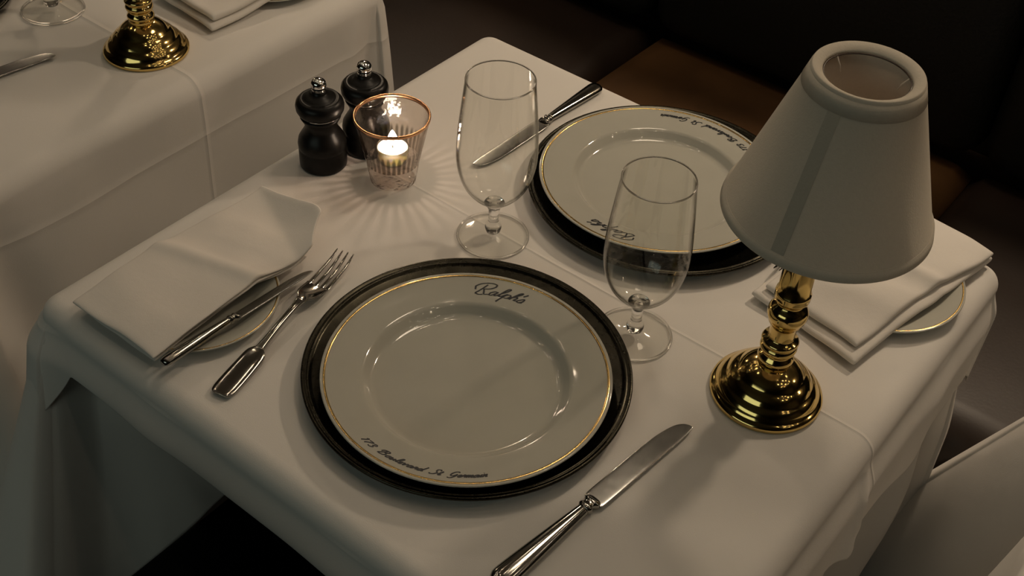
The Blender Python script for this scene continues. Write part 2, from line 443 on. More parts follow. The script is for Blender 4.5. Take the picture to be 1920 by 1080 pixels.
# main table: long underlay and a short square topper
table(0, 0, 'square pedestal table under the white cloths in the middle')
CF = [(S_C, 0.0, 0.030, 0.06, 0.06, 2), (S_C+0.01, 0.22, 0.006, 0.04, -0.13, 1.6), (S_C+0.02, 0.40, 0.01, 0.05, 0.09, 2), (S_C+0.03, 0.62, 0.008, 0.04, -0.09, 1.6),
      (S_C+0.05, 1.0, 0.03, 0.10, 0.08, 2), (S_C+0.30, 0.4, 0.04, 0.10, 0.05, 2),
      (S_B-0.012, 0.02, 0.010, 0.02, 0.10, 1.5), (S_B, 0.04, 0.03, 0.08, 0.30, 2), (S_B-0.10, -0.1, 0.03, 0.10, -0.05, 2),
      (S_B+0.20, 0.3, 0.04, 0.1, 0.03, 2), (S_D, 0, 0.03, 0.1, 0.15, 2), (S_A, 0, 0.03, 0.1, 0.12, 2)]
def under_drop(s):
    x = S_B - s          # x position along the B-D side
    if -0.02 <= x <= W-0.02:
        if x < 0.275: return 0.085 + (0.275-x)*1.60
        return 0.065 + 0.3*sstep(0.55, 0.74, x)
    a = min(abs(sdist(s, S_C)), abs(sdist(s, S_D)))
    b_ = abs(sdist(s, S_B)); c_ = abs(sdist(s, S_A))
    if b_ < 0.2: return 0.53-0.1*sstep(0, 0.2, b_)
    return 0.43 + 0.12*max(0, 1-min(a, c_)/0.12)
def under_off(s, d):
    x = S_B - s; o = folds(CF, s, d)
    if 0.02 < x < 0.75:
        o += -0.030*sstep(0.03, 0.09, d)*sstep(0.028, 0.040, x)*sstep(0.75, 0.6, x)
        o += 0.06*max(0, d-0.2)*math.sin(x*22)*sstep(0.04, 0.1, x)
    if -0.08 < sdist(s, S_C) < D-0.1: o = min(o, 0)+max(o, 0)*sstep(0.11, 0.26, d)
    if 0 < sdist(s, S_C) < D: o += -0.032*sstep(0.06, 0.14, d)*sstep(0.03, 0.25, sdist(s, S_C)) + 0.004*math.sin((s-S_C)*38+d*9)*sstep(0.1, 0.3, d)
    return o, 0
make_cloth('tablecloth', 'long white underlay tablecloth hanging in folds below the short topper', M['under'], (0, 0, 0),
           (( -0.0025, 0.023, 0.024, 0.0, under_drop, under_off), {}))
TF = [(S_C-0.01, -0.1, 0.02, 0.06, -0.06, 2), (S_C+0.02, 0.15, 0.006, 0.05, -0.06, 2), (S_B, 0.0, 0.03, 0.10, 0.22, 2), (S_D, 0, 0.02, 0.1, 0.2, 2), (S_A, 0, 0.02, 0.1, 0.2, 2),
      (S_C+0.345, 0.25, 0.006, 0.05, 0.10, 1.5), (S_C+0.15, 0.6, 0.02, 0.2, 0.06, 2), (S_D+0.3, 0.2, 0.03, 0.2, 0.04, 2), (S_B-0.2, 0.2, 0.03, 0.15, 0.05, 2)]
def top_drop(s):
    a = min(abs(sdist(s, q)) for q in (S_C, S_D, S_B, S_A))
    base = 0.122 if s < S_D else 0.122-0.062*sstep(0, 0.15, s-S_D)
    if abs(sdist(s, S_B)) < 0.10: return 0.060 + 0.11*max(0, 1-abs(sdist(s, S_B))/0.065)
    return base + 0.050*max(0, 1-a/0.06)
def top_off(s, d): return folds(TF, s, d), 0
make_cloth('table_topper', 'short square white topper cloth on the middle table, under the plates and lamp', M['topper'], (0, 0, 0),
           ((0.0, 0.022, 0.024, 0.011, top_drop, top_off), {'grow': 0.002}))

# left table
LX = -0.185 - W
table(LX, 0, 'square pedestal table under the white cloth at the left')
LF = [(S_C, 0.0, 0.03, 0.10, 0.10, 2), (S_C+0.03, 0.18, 0.010, 0.04, -0.08, 1.5), (S_C+0.06, 0.30, 0.01, 0.08, 0.04, 2), (S_C+0.55, 0.25, 0.05, 0.12, 0.05, 2),
      (S_D-0.05, -0.1, 0.03, 0.06, -0.07, 2), (S_D, 0.0, 0.03, 0.10, 0.10, 2), (S_C+0.30, 0.2, 0.06, 0.2, -0.02, 2), (S_B, 0, .03, .1, .2, 2), (S_A, 0, .03, .1, .2, 2)]
def l_drop(s):
    a = min(abs(sdist(s, q)) for q in (S_C, S_D, S_B, S_A)); return 0.43+0.16*max(0, 1-a/0.22)
def l_off(s, d): return folds(LF, s, d)*1.0 + 0.006*math.sin(s*21+d*7)*sstep(0.05, 0.3, d), 0
make_cloth('tablecloth', 'white tablecloth on the neighbouring table at the left, with pressed crease lines', M['lcloth'], (LX, 0, 0),
           ((0.0, 0.026, 0.028, 0.0, l_drop, l_off), {}))
# right table
RX = 0.915
table(RX, 0, 'square pedestal table under the white cloth at the lower right')
RF = [(S_A, 0.0, 0.08, 0.25, 0.42, 2), (S_A-0.30, -0.3, 0.06, 0.15, 0.20, 2), (S_A-0.15, -0.1, 0.03, 0.08, -0.08, 2), (S_B, 0, .03, .1, .2, 2), (S_C, 0, .03, .1, .2, 2), (S_D, 0, .03, .1, .2, 2)]
def r_off(s, d): return folds(RF, s, d), 0
make_cloth('tablecloth', 'dim white tablecloth corner of the neighbouring table at the lower right', M['under'], (RX, 0, 0),
           ((0.0, 0.02, 0.022, 0.0, l_drop, r_off), {}))

# black chair pushed in at the near side
ch = thing('dining_chair', 'black chair pushed under the near side of the middle table', 'chair', (0.37, -0.86, -0.75))
o = link('seat', *box(-0.232, 0.235, -0.21, 0.30, 0.41, 0.45), M['chairblack'], ch); bevel(o, 0.012)
for sx in (-1, 1):
    for sy in (-1, 1):
        link('leg', *loft([(0, 0, 0, 0.016, 0.016), (0.41, 0, 0, 0.02, 0.02)], sm=0, ex=6), M['chairblack'], ch, loc=(0.19*sx, 0.18*sy, 0), rot=(PI/2, 0, 0)).scale = (1, 1, 1)
for o in [c for c in ch.children if c.name.startswith('leg')]: o.rotation_euler = (PI/2, 0, 0)
o = link('backrest', *box(-0.22, 0.22, -0.235, -0.205, 0.46, 0.84), M['chairblack'], ch); bevel(o, 0.012)

# ------------------------------------------------------------------ lettering (pen strokes, conforming to the plate flange)
FL = [(0.1010, 0.0158), (0.1035, 0.0165), (0.120, 0.0189), (0.137, 0.0220)]
G = {  # strokes in x-height units, before slanting
 'R': ([[(-0.35, 1.0), (-0.75, 1.6), (-0.35, 2.4), (0.6, 2.75), (1.35, 2.55), (1.5, 2.0), (1.15, 1.45), (0.45, 1.25)],
        [(0.45, 2.3), (0.3, 1.3), (0.05, 0.4), (-0.4, -0.1), (-1.0, 0.0)], [(0.5, 1.3), (0.85, 0.6), (1.15, 0.05), (1.6, 0.15)]], 1.6),
 'B': ([[(0.1, 1.2), (0.2, 2.0), (0.9, 2.3), (1.4, 2.0), (1.2, 1.4), (0.8, 1.25), (1.4, 1.0), (1.4, 0.3), (0.8, 0.0), (0.2, 0.1)], [(0.8, 2.2), (0.6, 1.0), (0.3, 0.1)]], 1.8),
 'S': ([[(1.4, 1.7), (1.2, 2.2), (0.7, 2.1), (0.7, 1.5), (1.1, 0.9), (0.9, 0.2), (0.3, 0.0), (0.0, 0.4)]], 1.5),
 'G': ([[(1.4, 1.8), (1.2, 2.2), (0.6, 2.0), (0.3, 1.2), (0.5, 0.5), (1.0, 0.5), (1.4, 1.1)], [(1.4, 1.2), (1.3, 0.2), (0.8, -0.5), (0.2, -0.3)]], 1.7),
 'a': ([[(0.0, 0.1), (0.15, 0.15)], [(0.85, 0.85), (0.5, 1.0), (0.15, 0.6), (0.2, 0.1), (0.5, 0.05), (0.85, 0.75)], [(0.9, 1.0), (0.8, 0.3), (0.95, 0.05), (1.2, 0.3)]], 1.15),
 'l': ([[(0.0, 0.3), (0.5, 1.5), (0.55, 2.2), (0.3, 2.1), (0.2, 1.0), (0.25, 0.15), (0.6, 0.3)]], 0.6),
 'p': ([[(0.0, 0.3), (0.3, 1.0), (0.2, 0.0), (0.1, -1.2)], [(0.25, 0.7), (0.6, 1.0), (0.9, 0.7), (0.8, 0.15), (0.4, 0.05)], [(0.8, 0.15), (1.05, 0.2)]], 1.0),
 'h': ([[(0.0, 0.3), (0.5, 1.6), (0.5, 2.2), (0.3, 2.0), (0.2, 1.0), (0.15, 0.0)], [(0.2, 0.6), (0.55, 1.0), (0.75, 0.7), (0.7, 0.1), (1.0, 0.2)]], 0.95),
 "'": ([[(0.1, 1.9), (0.15, 2.3)], [(0.1, 1.9), (0.0, 1.6)]], 0.1),
 's': ([[(0.0, 0.1), (0.4, 1.1), (0.65, 0.5), (0.45, 0.0), (0.1, 0.1)], [(0.45, 0.0), (0.8, 0.2)]], 0.8),
 'o': ([[(0.5, 1.0), (0.15, 0.6), (0.25, 0.1), (0.6, 0.1), (0.8, 0.6), (0.5, 1.0), (1.0, 0.9)]], 1.0),
 'u': ([[(0.0, 0.8), (0.2, 1.0), (0.15, 0.2), (0.4, 0.0), (0.8, 0.9)], [(0.85, 1.0), (0.8, 0.2), (1.1, 0.2)]], 1.1),
 'e': ([[(0.0, 0.3), (0.5, 0.6), (0.5, 1.0), (0.2, 0.8), (0.2, 0.2), (0.5, 0.0), (0.8, 0.3)]], 0.8),
 'v': ([[(0.0, 0.8), (0.2, 1.0), (0.35, 0.0), (0.75, 0.9), (1.0, 0.9)]], 1.0),
 'r': ([[(0.0, 0.3), (0.25, 1.1), (0.45, 0.9), (0.65, 0.9), (0.5, 0.2), (0.8, 0.2)]], 0.8),
 'd': ([[(0.8, 0.9), (0.45, 1.0), (0.15, 0.6), (0.2, 0.1), (0.5, 0.05), (0.85, 0.8)], [(1.1, 2.2), (0.85, 0.8), (0.85, 0.1), (1.15, 0.3)]], 1.15),
 't': ([[(0.0, 0.3), (0.45, 1.7)], [(0.45, 1.7), (0.2, 0.3), (0.4, 0.0), (0.7, 0.3)], [(0.05, 1.15), (0.6, 1.2)]], 0.7),
 'm': ([[(0.0, 0.8), (0.2, 1.0), (0.1, 0.0)], [(0.15, 0.6), (0.5, 1.0), (0.5, 0.0)], [(0.55, 0.6), (0.95, 1.0), (0.9, 0.1), (1.2, 0.2)]], 1.2),
 'i': ([[(0.0, 0.3), (0.25, 1.0), (0.15, 0.1), (0.5, 0.2)], [(0.35, 1.5), (0.4, 1.6)]], 0.5),
 'n': ([[(0.0, 0.8), (0.2, 1.0), (0.1, 0.0)], [(0.15, 0.6), (0.6, 1.0), (0.6, 0.1), (0.95, 0.2)]], 0.95),
 '1': ([[(0.2, 1.5), (0.5, 1.9), (0.4, 0.0)]], 0.85),
 '7': ([[(0.1, 1.6), (0.2, 1.8), (1.0, 1.8), (0.5, 0.8), (0.4, 0.0)]], 1.1),
 '3': ([[(0.2, 1.6), (0.6, 1.9), (0.95, 1.5), (0.5, 1.0), (0.95, 0.6), (0.6, 0.0), (0.1, 0.2)]], 1.2),
 ' ': ([], 1.1)}
def flange_z(r):
    for (a, za), (b, zb) in zip(FL, FL[1:]):
        if r <= b: return za+(zb-za)*(max(r, a)-a)/(b-a)
    return FL[-1][1]
def text_arc(txt, r0, a0, a1, xh, outward, slant=0.45, pen=0.00035):
    """strokes set along the arc of radius r0 from angle a0 to a1 (deg), letter tops outward or toward the centre"""
    total = sum(G[c][1] for c in txt); L = math.radians(a1-a0)*r0; sc = abs(L)/total; x = 0; V, F = [], []
    yk = xh
    for c in txt:
        st, adv = G[c]
        for s in st:
            pts = spline([(p[0]+x+slant*p[1], p[1]) for p in s], 5)
            W3 = []
            for p in pts:
                a = math.radians(a0)+math.copysign(p[0]*sc/r0, L); r = r0+(p[1]*yk if outward else -p[1]*yk)
                W3.append((Vector((r*math.cos(a), r*math.sin(a), flange_z(r)+0.00018))))
            n = len(W3); k = len(V)
            for i, p in enumerate(W3):
                t = (W3[min(i+1, n-1)]-W3[max(i-1, 0)]); t.normalize()
                w = pen*(0.72+0.55*abs(t.dot(Vector((p.x, p.y, 0)).normalized())))
                q = t.cross(Vector((0, 0, 1))).normalized()*w
                V += [p-q, p+q]
            for i in range(n-1): F.append((k+2*i, k+2*i+1, k+2*i+3, k+2*i+2))
        x += adv
    return V, F

# ------------------------------------------------------------------ plates
def make_plate():
    t = thing('dinner_plate', 'x', 'plate', (0.4155, -0.540, 0.0042))
    pr = [(0, 0.0022), (0.080, 0.0022), (0.083, 0.0), (0.087, 0.0), (0.089, 0.003), (0.102, 0.0125), (0.138, 0.0193), (0.1402, 0.0212), (0.1400, 0.0222),
          (0.1388, 0.0224), (0.137, 0.0220), (0.120, 0.0189), (0.1035, 0.0165), (0.1010, 0.0158), (0.0985, 0.0135), (0.0945, 0.0085), (0.0915, 0.0062), (0.088, 0.0055), (0.0865, 0.0052), (0.060, 0.0047), (0.030, 0.0045), (0, 0.0045)]
    link('body', *lathe(pr, 144), M['china'], t)
    zr = 0.0220
    link('gold_rim', *lathe([(0.1350, 0.02150), (0.1350, 0.02195), (0.1370, 0.02232), (0.1372, 0.0220), (0.1350, 0.0215)], 144), M['gold'], t)
    return t
p1 = make_plate()
p1['label'] = 'white gold-rimmed dinner plate in the foreground with cursive writing, nearest the viewer'
LABEL_N = 'Ralph\'s'
def letter_plate(t, d):
    link('name_lettering', *text_arc("Ralph's", 0.1135, 126+d, 101+d, 0.0056, True, pen=0.00078), M['ink'], t)
    link('address_lettering', *text_arc("173 Boulevard St Germain", 0.1285, -99+d, -42+d, 0.0031, False, pen=0.00066), M['ink'], t)
letter_plate(p1, 0)
p2 = copy_thing(p1, (0.3818, -0.1524, 0.0042), math.radians(164), 'white gold-rimmed dinner plate at the far setting, seen behind the second glass', 'dinner plates on chargers')
p1['group'] = 'dinner plates on chargers'
p1['label'] = 'white gold-rimmed dinner plate with cursive writing in the foreground, nearest the viewer'
def make_charger(loc, label):
    t = thing('charger_plate', label, 'charger plate', loc, group='round metal charger plates')
    pr = [(0, 0), (0.118, 0.0), (0.124, 0.003), (0.150, 0.0105), (0.158, 0.0125), (0.1610, 0.0142), (0.1612, 0.0158), (0.1600, 0.0172), (0.1580, 0.0170), (0.1565, 0.0152),
          (0.1555, 0.0158), (0.1545, 0.0162), (0.1532, 0.0158), (0.1522, 0.0138), (0.1500, 0.0130), (0.135, 0.0100), (0.128, 0.0090), (0.122, 0.0055), (0.118, 0.0042), (0, 0.0042)]
    link('body', *lathe(pr, 144), M['pewter'], t); return t
c1 = make_charger((0.4069, -0.5282, 0), 'dark pewter charger under the foreground dinner plate')
copy_thing(c1, (0.3896, -0.1498, 0), 0.4, 'dark pewter charger under the far dinner plate')
copy_thing(c1, (-0.640, -0.500, 0), 0.9, 'edge of a dark pewter charger at the upper left corner of the picture')
def make_bread(loc, label):
    t = thing('bread_plate', label, 'bread plate', loc, group='bread plates under napkins')
    pr = [(0, 0.0015), (0.045, 0.0015), (0.047, 0), (0.050, 0), (0.052, 0.002), (0.080, 0.0105), (0.0822, 0.0118), (0.0818, 0.0128), (0.080, 0.0126), (0.060, 0.0072), (0.055, 0.0045), (0.05, 0.0038), (0, 0.0034)]
    link('body', *lathe(pr, 96), M['china'], t)
    link('gold_rim', *lathe([(0.0788, 0.0122), (0.0788, 0.01245), (0.0803, 0.0129), (0.0803, 0.0127), (0.0788, 0.0122)], 96), M['gold'], t)
    return t
b1 = make_bread((0.1320, -0.6288, 0), 'small gold-rimmed bread plate under the left napkin and butter knife')
copy_thing(b1, (0.6520, -0.1220, 0), 0, 'small bread plate half hidden under the napkin at the right').scale = (1.12, 1.12, 1)
copy_thing(b1, (-0.310, -0.110, 0), 0, 'bread plate edge beside the napkin on the left table').scale = (1, 1, 1)

# ------------------------------------------------------------------ cutlery
def make_knife(label, loc, rotz, L=0.25, group='table knives'):
    t = thing('table_knife', label, 'knife', loc, rotz, group)
    link('handle', *loft([(0, 0, 0.0055, 0.006, 0.003), (0.003, 0, 0.0055, 0.0092, 0.0045), (0.012, 0, 0.0055, 0.0110, 0.0054), (0.05, 0, 0.0055, 0.0092, 0.0055), (0.09, 0, 0.0055, 0.0068, 0.005), (0.108, 0, 0.0055, 0.0056, 0.0045)], ex=2.0, n=24), M['silver'], t)
    link('collar', *loft([(0.107, 0, 0.0055, 0.0056, 0.0045), (0.110, 0, 0.0055, 0.0074, 0.0054), (0.113, 0, 0.0055, 0.0060, 0.0045), (0.1155, 0, 0.0055, 0.0060, 0.0045), (0.118, 0, 0.0052, 0.0080, 0.0050), (0.1215, 0, 0.005, 0.0074, 0.0030), (0.124, 0, 0.005, 0.005, 0.001)], n=24), M['silver'], t)
    link('blade', *loft([(0.1205, 0, 0.0048, 0.0080, 0.0008), (0.123, 0, 0.0048, 0.0102, 0.0010), (0.16, 0.0, 0.0046, 0.0104, 0.0010), (0.205, 0, 0.0044, 0.0102, 0.0009), (0.225, 0.0008, 0.0043, 0.0094, 0.0008), (0.240, 0.0022, 0.0043, 0.0076, 0.0007), (0.248, 0.0042, 0.0043, 0.0048, 0.0006), (0.251, 0.0062, 0.0043, 0.0018, 0.0005)], ex=5, n=28), M['blade'], t)
    return t
k1 = make_knife('silver table knife with a broad blade lying at the lower right of the foreground plate', (0.5785, -0.6960, 0), math.radians(-5.6))
k1.scale = (1.03, 1.03, 1.0)
copy_thing(k1, (0.2030, -0.0200, 0), math.radians(180-1.5), 'silver table knife lying at the far side, blade seen through the first glass').scale = (0.94, 0.955, 1)
copy_thing(k1, (-0.405, -0.700, 0), math.radians(-8), 'table knife on the left table, only its blade tip in the picture')
bk = copy_thing(k1, (0.1885, -0.7200, 0.0155), label='small butter knife resting on the bread plate and napkin at the left', rot=(math.radians(-2), math.radians(-16), math.radians(0.0)), group='butter knives')
bk.scale = (0.66, 0.765, 0.9); bk.name = 'butter_knife'

def make_fork(label, loc, rotz):
    t = thing('table_fork', label, 'fork', loc, rotz, 'table forks')
    link('handle', *loft([(0, 0, 0.0045, 0.006, 0.0012), (0.003, 0, 0.0042, 0.0106, 0.0016), (0.015, 0, 0.004, 0.0124, 0.0020), (0.045, 0, 0.005, 0.0120, 0.0022), (0.060, 0, 0.006, 0.0108, 0.0026), (0.066, 0, 0.0068, 0.0064, 0.0028), (0.070, 0, 0.0072, 0.0045, 0.0028),
                          (0.10, 0, 0.0105, 0.0034, 0.0024), (0.128, 0, 0.0125, 0.0036, 0.0022), (0.142, 0, 0.0125, 0.0052, 0.0018)], n=32, ex=3.6), M['silver'], t)
    # head: slightly dished plate, sections along y, with four tines
    V, F = [], []; S = spline([(0.138, 0.0125, 0.0040), (0.145, 0.0115, 0.0070), (0.151, 0.0100, 0.0112), (0.158, 0.0080, 0.0128), (0.166, 0.0062, 0.0130), (0.173, 0.0052, 0.0130)], 4)
    nx = 12
    for side in (1, 0):
        for y, z, hw in S:
            for i in range(nx+1):
                u = i/nx*2-1; zz = z + 0.0022*u*u*(hw/0.013)
                V.append((hw*u, y, zz+(0.0007 if side else -0.0007)))
    n1 = len(S)*(nx+1); N = nx+1
    for j in range(len(S)-1):
        for i in range(nx):
            a = j*N+i; F.append((a, a+1, a+N+1, a+N)); F.append((n1+a, n1+a+N, n1+a+N+1, n1+a+1))
        for i in (0, nx):
            a = j*N+i; F.append((a, a+N, n1+a+N, n1+a))
    for i in range(nx):
        a = (len(S)-1)*N+i; F.append((a, a+1, n1+a+1, n1+a)); F.append((i, n1+i, n1+i+1, i+1))
    link('head', V, F, M['silver'], t)
    for q, x in enumerate((-0.0108, -0.0036, 0.0036, 0.0108)):
        zz = 0.0022*(x/0.013)**2
        link('tine', *loft([(0.170, x, 0.0054+zz, 0.0024, 0.0008), (0.180, x, 0.0049+zz, 0.0021, 0.0010), (0.198, x*0.985, 0.0058+zz, 0.0018, 0.0010), (0.214, x*0.96, 0.0090, 0.0015, 0.0010), (0.226, x*0.93, 0.0128, 0.0008, 0.0006), (0.2275, x*0.93, 0.0133, 0.0003, 0.0003)], n=10), M['silver'], t)
    return t
f1 = make_fork('silver dinner fork lying left of the foreground plate', (0.2455, -0.7035, 0), math.radians(12.5))
copy_thing(f1, (0.562, 0.034, 0), math.radians(180+2), 'silver dinner fork at the far setting, mostly hidden behind the lamp')

# ------------------------------------------------------------------ glasses
def make_goblet(loc, label, group='stemmed water glasses on the middle table'):
    t = thing('water_goblet', label, 'glass', loc, group=group)
    link('foot', *lathe([(0.0, 0.0032), (0.010, 0.0030), (0.030, 0.0016), (0.0380, 0.0008), (0.0396, 0.0004), (0.0405, 0.0010), (0.0408, 0.0018), (0.0403, 0.0026), (0.0392, 0.0030), (0.0378, 0.0027), (0.028, 0.0038), (0.014, 0.0060), (0.0085, 0.0090), (0.0, 0.0090)], 72), M['glass'], t)
    link('foot_rim', *tube([(0.0393*math.cos(2*PI*i/72), 0.0393*math.sin(2*PI*i/72), 0.0020) for i in range(72)], 0.0014, 10, True), M['stem'], t)
    link('mouth_rim', *tube([(0.0355*math.cos(2*PI*i/72), 0.0355*math.sin(2*PI*i/72), 0.2050) for i in range(72)], 0.0008, 8, True), M['stem'], t)
    link('stem', *lathe([(0, 0.0072), (0.0072, 0.0080), (0.0088, 0.0115), (0.0092, 0.0150), (0.0078, 0.0190), (0.0060, 0.0230), (0.0056, 0.030), (0.0062, 0.038), (0.0085, 0.044), (0.0115, 0.048), (0.0075, 0.0510), (0, 0.0515)], 40, 3), M['stem'], t)
    outp = [(0.0110, 0.0480), (0.0185, 0.0545), (0.0270, 0.0630), (0.0345, 0.0740), (0.0400, 0.0890), (0.0428, 0.1040), (0.0434, 0.1180), (0.0424, 0.1400), (0.0405, 0.1620), (0.0380, 0.1860), (0.0360, 0.2040)]
    o_ = spline(outp, 4)
    prof = [(0, 0.0470), (0.006, 0.0474)] + [(p[0], p[1]) for p in o_] + [(0.0357, 0.2052), (0.0351, 0.2047)] + [(max(0, p[0]-0.0011-0.002*sstep(0.08, 0.05, p[1])), p[1]+0.0006) for p in reversed(o_) if p[1] > 0.053] + [(0.006, 0.0545), (0, 0.0540)]
    link('bowl', *lathe(prof, 80), M['glass'], t)
    return t
g1 = make_goblet((0.2885, -0.3435, 0), 'empty stemmed water glass beside the candle, knife blade seen through it')
copy_thing(g1, (0.4965, -0.3690, 0), 0, 'empty stemmed water glass between the two plates, left of the brass lamp').scale = (0.98, 0.98, 0.98)
gl = copy_thing(g1, (-0.4650, -0.3740, 0), 0, 'round glass foot of a stemmed glass on the left table, top left of the picture', 'glasses on the left table')
gl.scale = (1.05, 1.05, 1.1)

# ------------------------------------------------------------------ mills
ml = thing('pepper_mill', 'small black turned mill with a steel knob, nearer of the two, left of candle', 'mill', (0.0535, -0.3728, 0), group='pair of black mills')
link('body', *lathe([(0, 0), (0.0262, 0), (0.0278, 0.002), (0.0280, 0.006), (0.0280, 0.024), (0.0274, 0.0252), (0.0280, 0.0265), (0.0284, 0.031), (0.0272, 0.0375), (0.0235, 0.0440), (0.0198, 0.0500), (0.0186, 0.0550), (0.0196, 0.0600), (0.0222, 0.0650), (0.0236, 0.0675), (0.0236, 0.0690), (0, 0.0690)], 72), M['blackwood'], ml)
link('steel_ring', *lathe([(0, 0.0690), (0.0215, 0.0690), (0.0222, 0.0700), (0.0222, 0.0716), (0.0, 0.0720)], 60), M['chrome'], ml)
link('head', *lathe([(0, 0.0718), (0.0225, 0.0718), (0.0255, 0.0735), (0.0275, 0.0775), (0.0280, 0.0825), (0.0270, 0.0870), (0.0240, 0.0905), (0.0205, 0.0922), (0.0200, 0.0918), (0.0180, 0.0935), (0.0130, 0.0960), (0.0090, 0.0975), (0.0082, 0.0985), (0.0080, 0.1020), (0, 0.1022)], 72), M['blackwood'], ml)
link('knob', *lathe([(0, 0.1020), (0.0074, 0.1020), (0.0080, 0.1030), (0.0076, 0.1042), (0.0086, 0.1065), (0.0090, 0.1090), (0.0084, 0.1125), (0.0066, 0.1150), (0.0036, 0.1166), (0, 0.1170)], 40, 2), M['chrome'], ml)
copy_thing(ml, (0.0690, -0.3150, 0), 1.0, 'small black turned mill with a steel knob, standing behind the candle glass').scale = (1, 1, 1.02)

# ------------------------------------------------------------------ candle
vx, vy = 0.1345, -0.3395
vg = thing('votive_glass', 'flared clear votive glass with a copper rim holding a lit candle', 'candle holder', (vx, vy, 0))
th = 0.0016
link('bowl', *lathe([(0.0310, 0.0272), (0.0432, 0.0868), (0.0430, 0.0878), (0.0420, 0.0878), (0.0416, 0.0868), (0.0300, 0.0300), (0.0310, 0.0272)], 96), M['votive'], vg)
link('base', *lathe([(0, 0.0010), (0.0250, 0.0), (0.0270, 0.0015), (0.0290, 0.0150), (0.0310, 0.0270), (0.0295, 0.0282), (0.020, 0.0272), (0, 0.0268)], 72), M['votive_base'], vg)
link('copper_rim', *lathe([(0.0427, 0.0850), (0.0436, 0.0850), (0.0441, 0.0884), (0.0434, 0.0892), (0.0422, 0.0890), (0.0414, 0.0884), (0.0412, 0.0850), (0.0419, 0.0850), (0.0424, 0.0878), (0.0430, 0.0878), (0.0427, 0.0850)], 96), M['copper'], vg)
cd = thing('tealight_candle', 'small white lit tealight glowing inside the copper-rimmed glass', 'candle', (vx, vy, 0.0285))
link('wax', *lathe([(0, 0), (0.0165, 0), (0.0172, 0.001), (0.0176, 0.0160), (0.0170, 0.0168), (0.0150, 0.0160), (0.010, 0.0154), (0, 0.0152)], 48), M['wax'], cd)
link('cup', *lathe([(0.0180, 0), (0.0184, 0.0), (0.0187, 0.0180), (0.0183, 0.0180), (0.0180, 0.0)], 48), M['glass'], cd)
link('wick', *lathe([(0, 0.0150), (0.0007, 0.0150), (0.0006, 0.0215), (0, 0.0217)], 8), M['blackwood'], cd)
link('flame', *lathe([(0, 0.0195), (0.0030, 0.0210), (0.0056, 0.0245), (0.0056, 0.0285), (0.0036, 0.0340), (0.0012, 0.0385), (0, 0.0400)], 20, 3), M['flame'], cd)
cl = light('candle_light', 'POINT', (vx, vy, 0.0285+0.043), 0.09, (1.0, 0.78, 0.62), 0.0025)

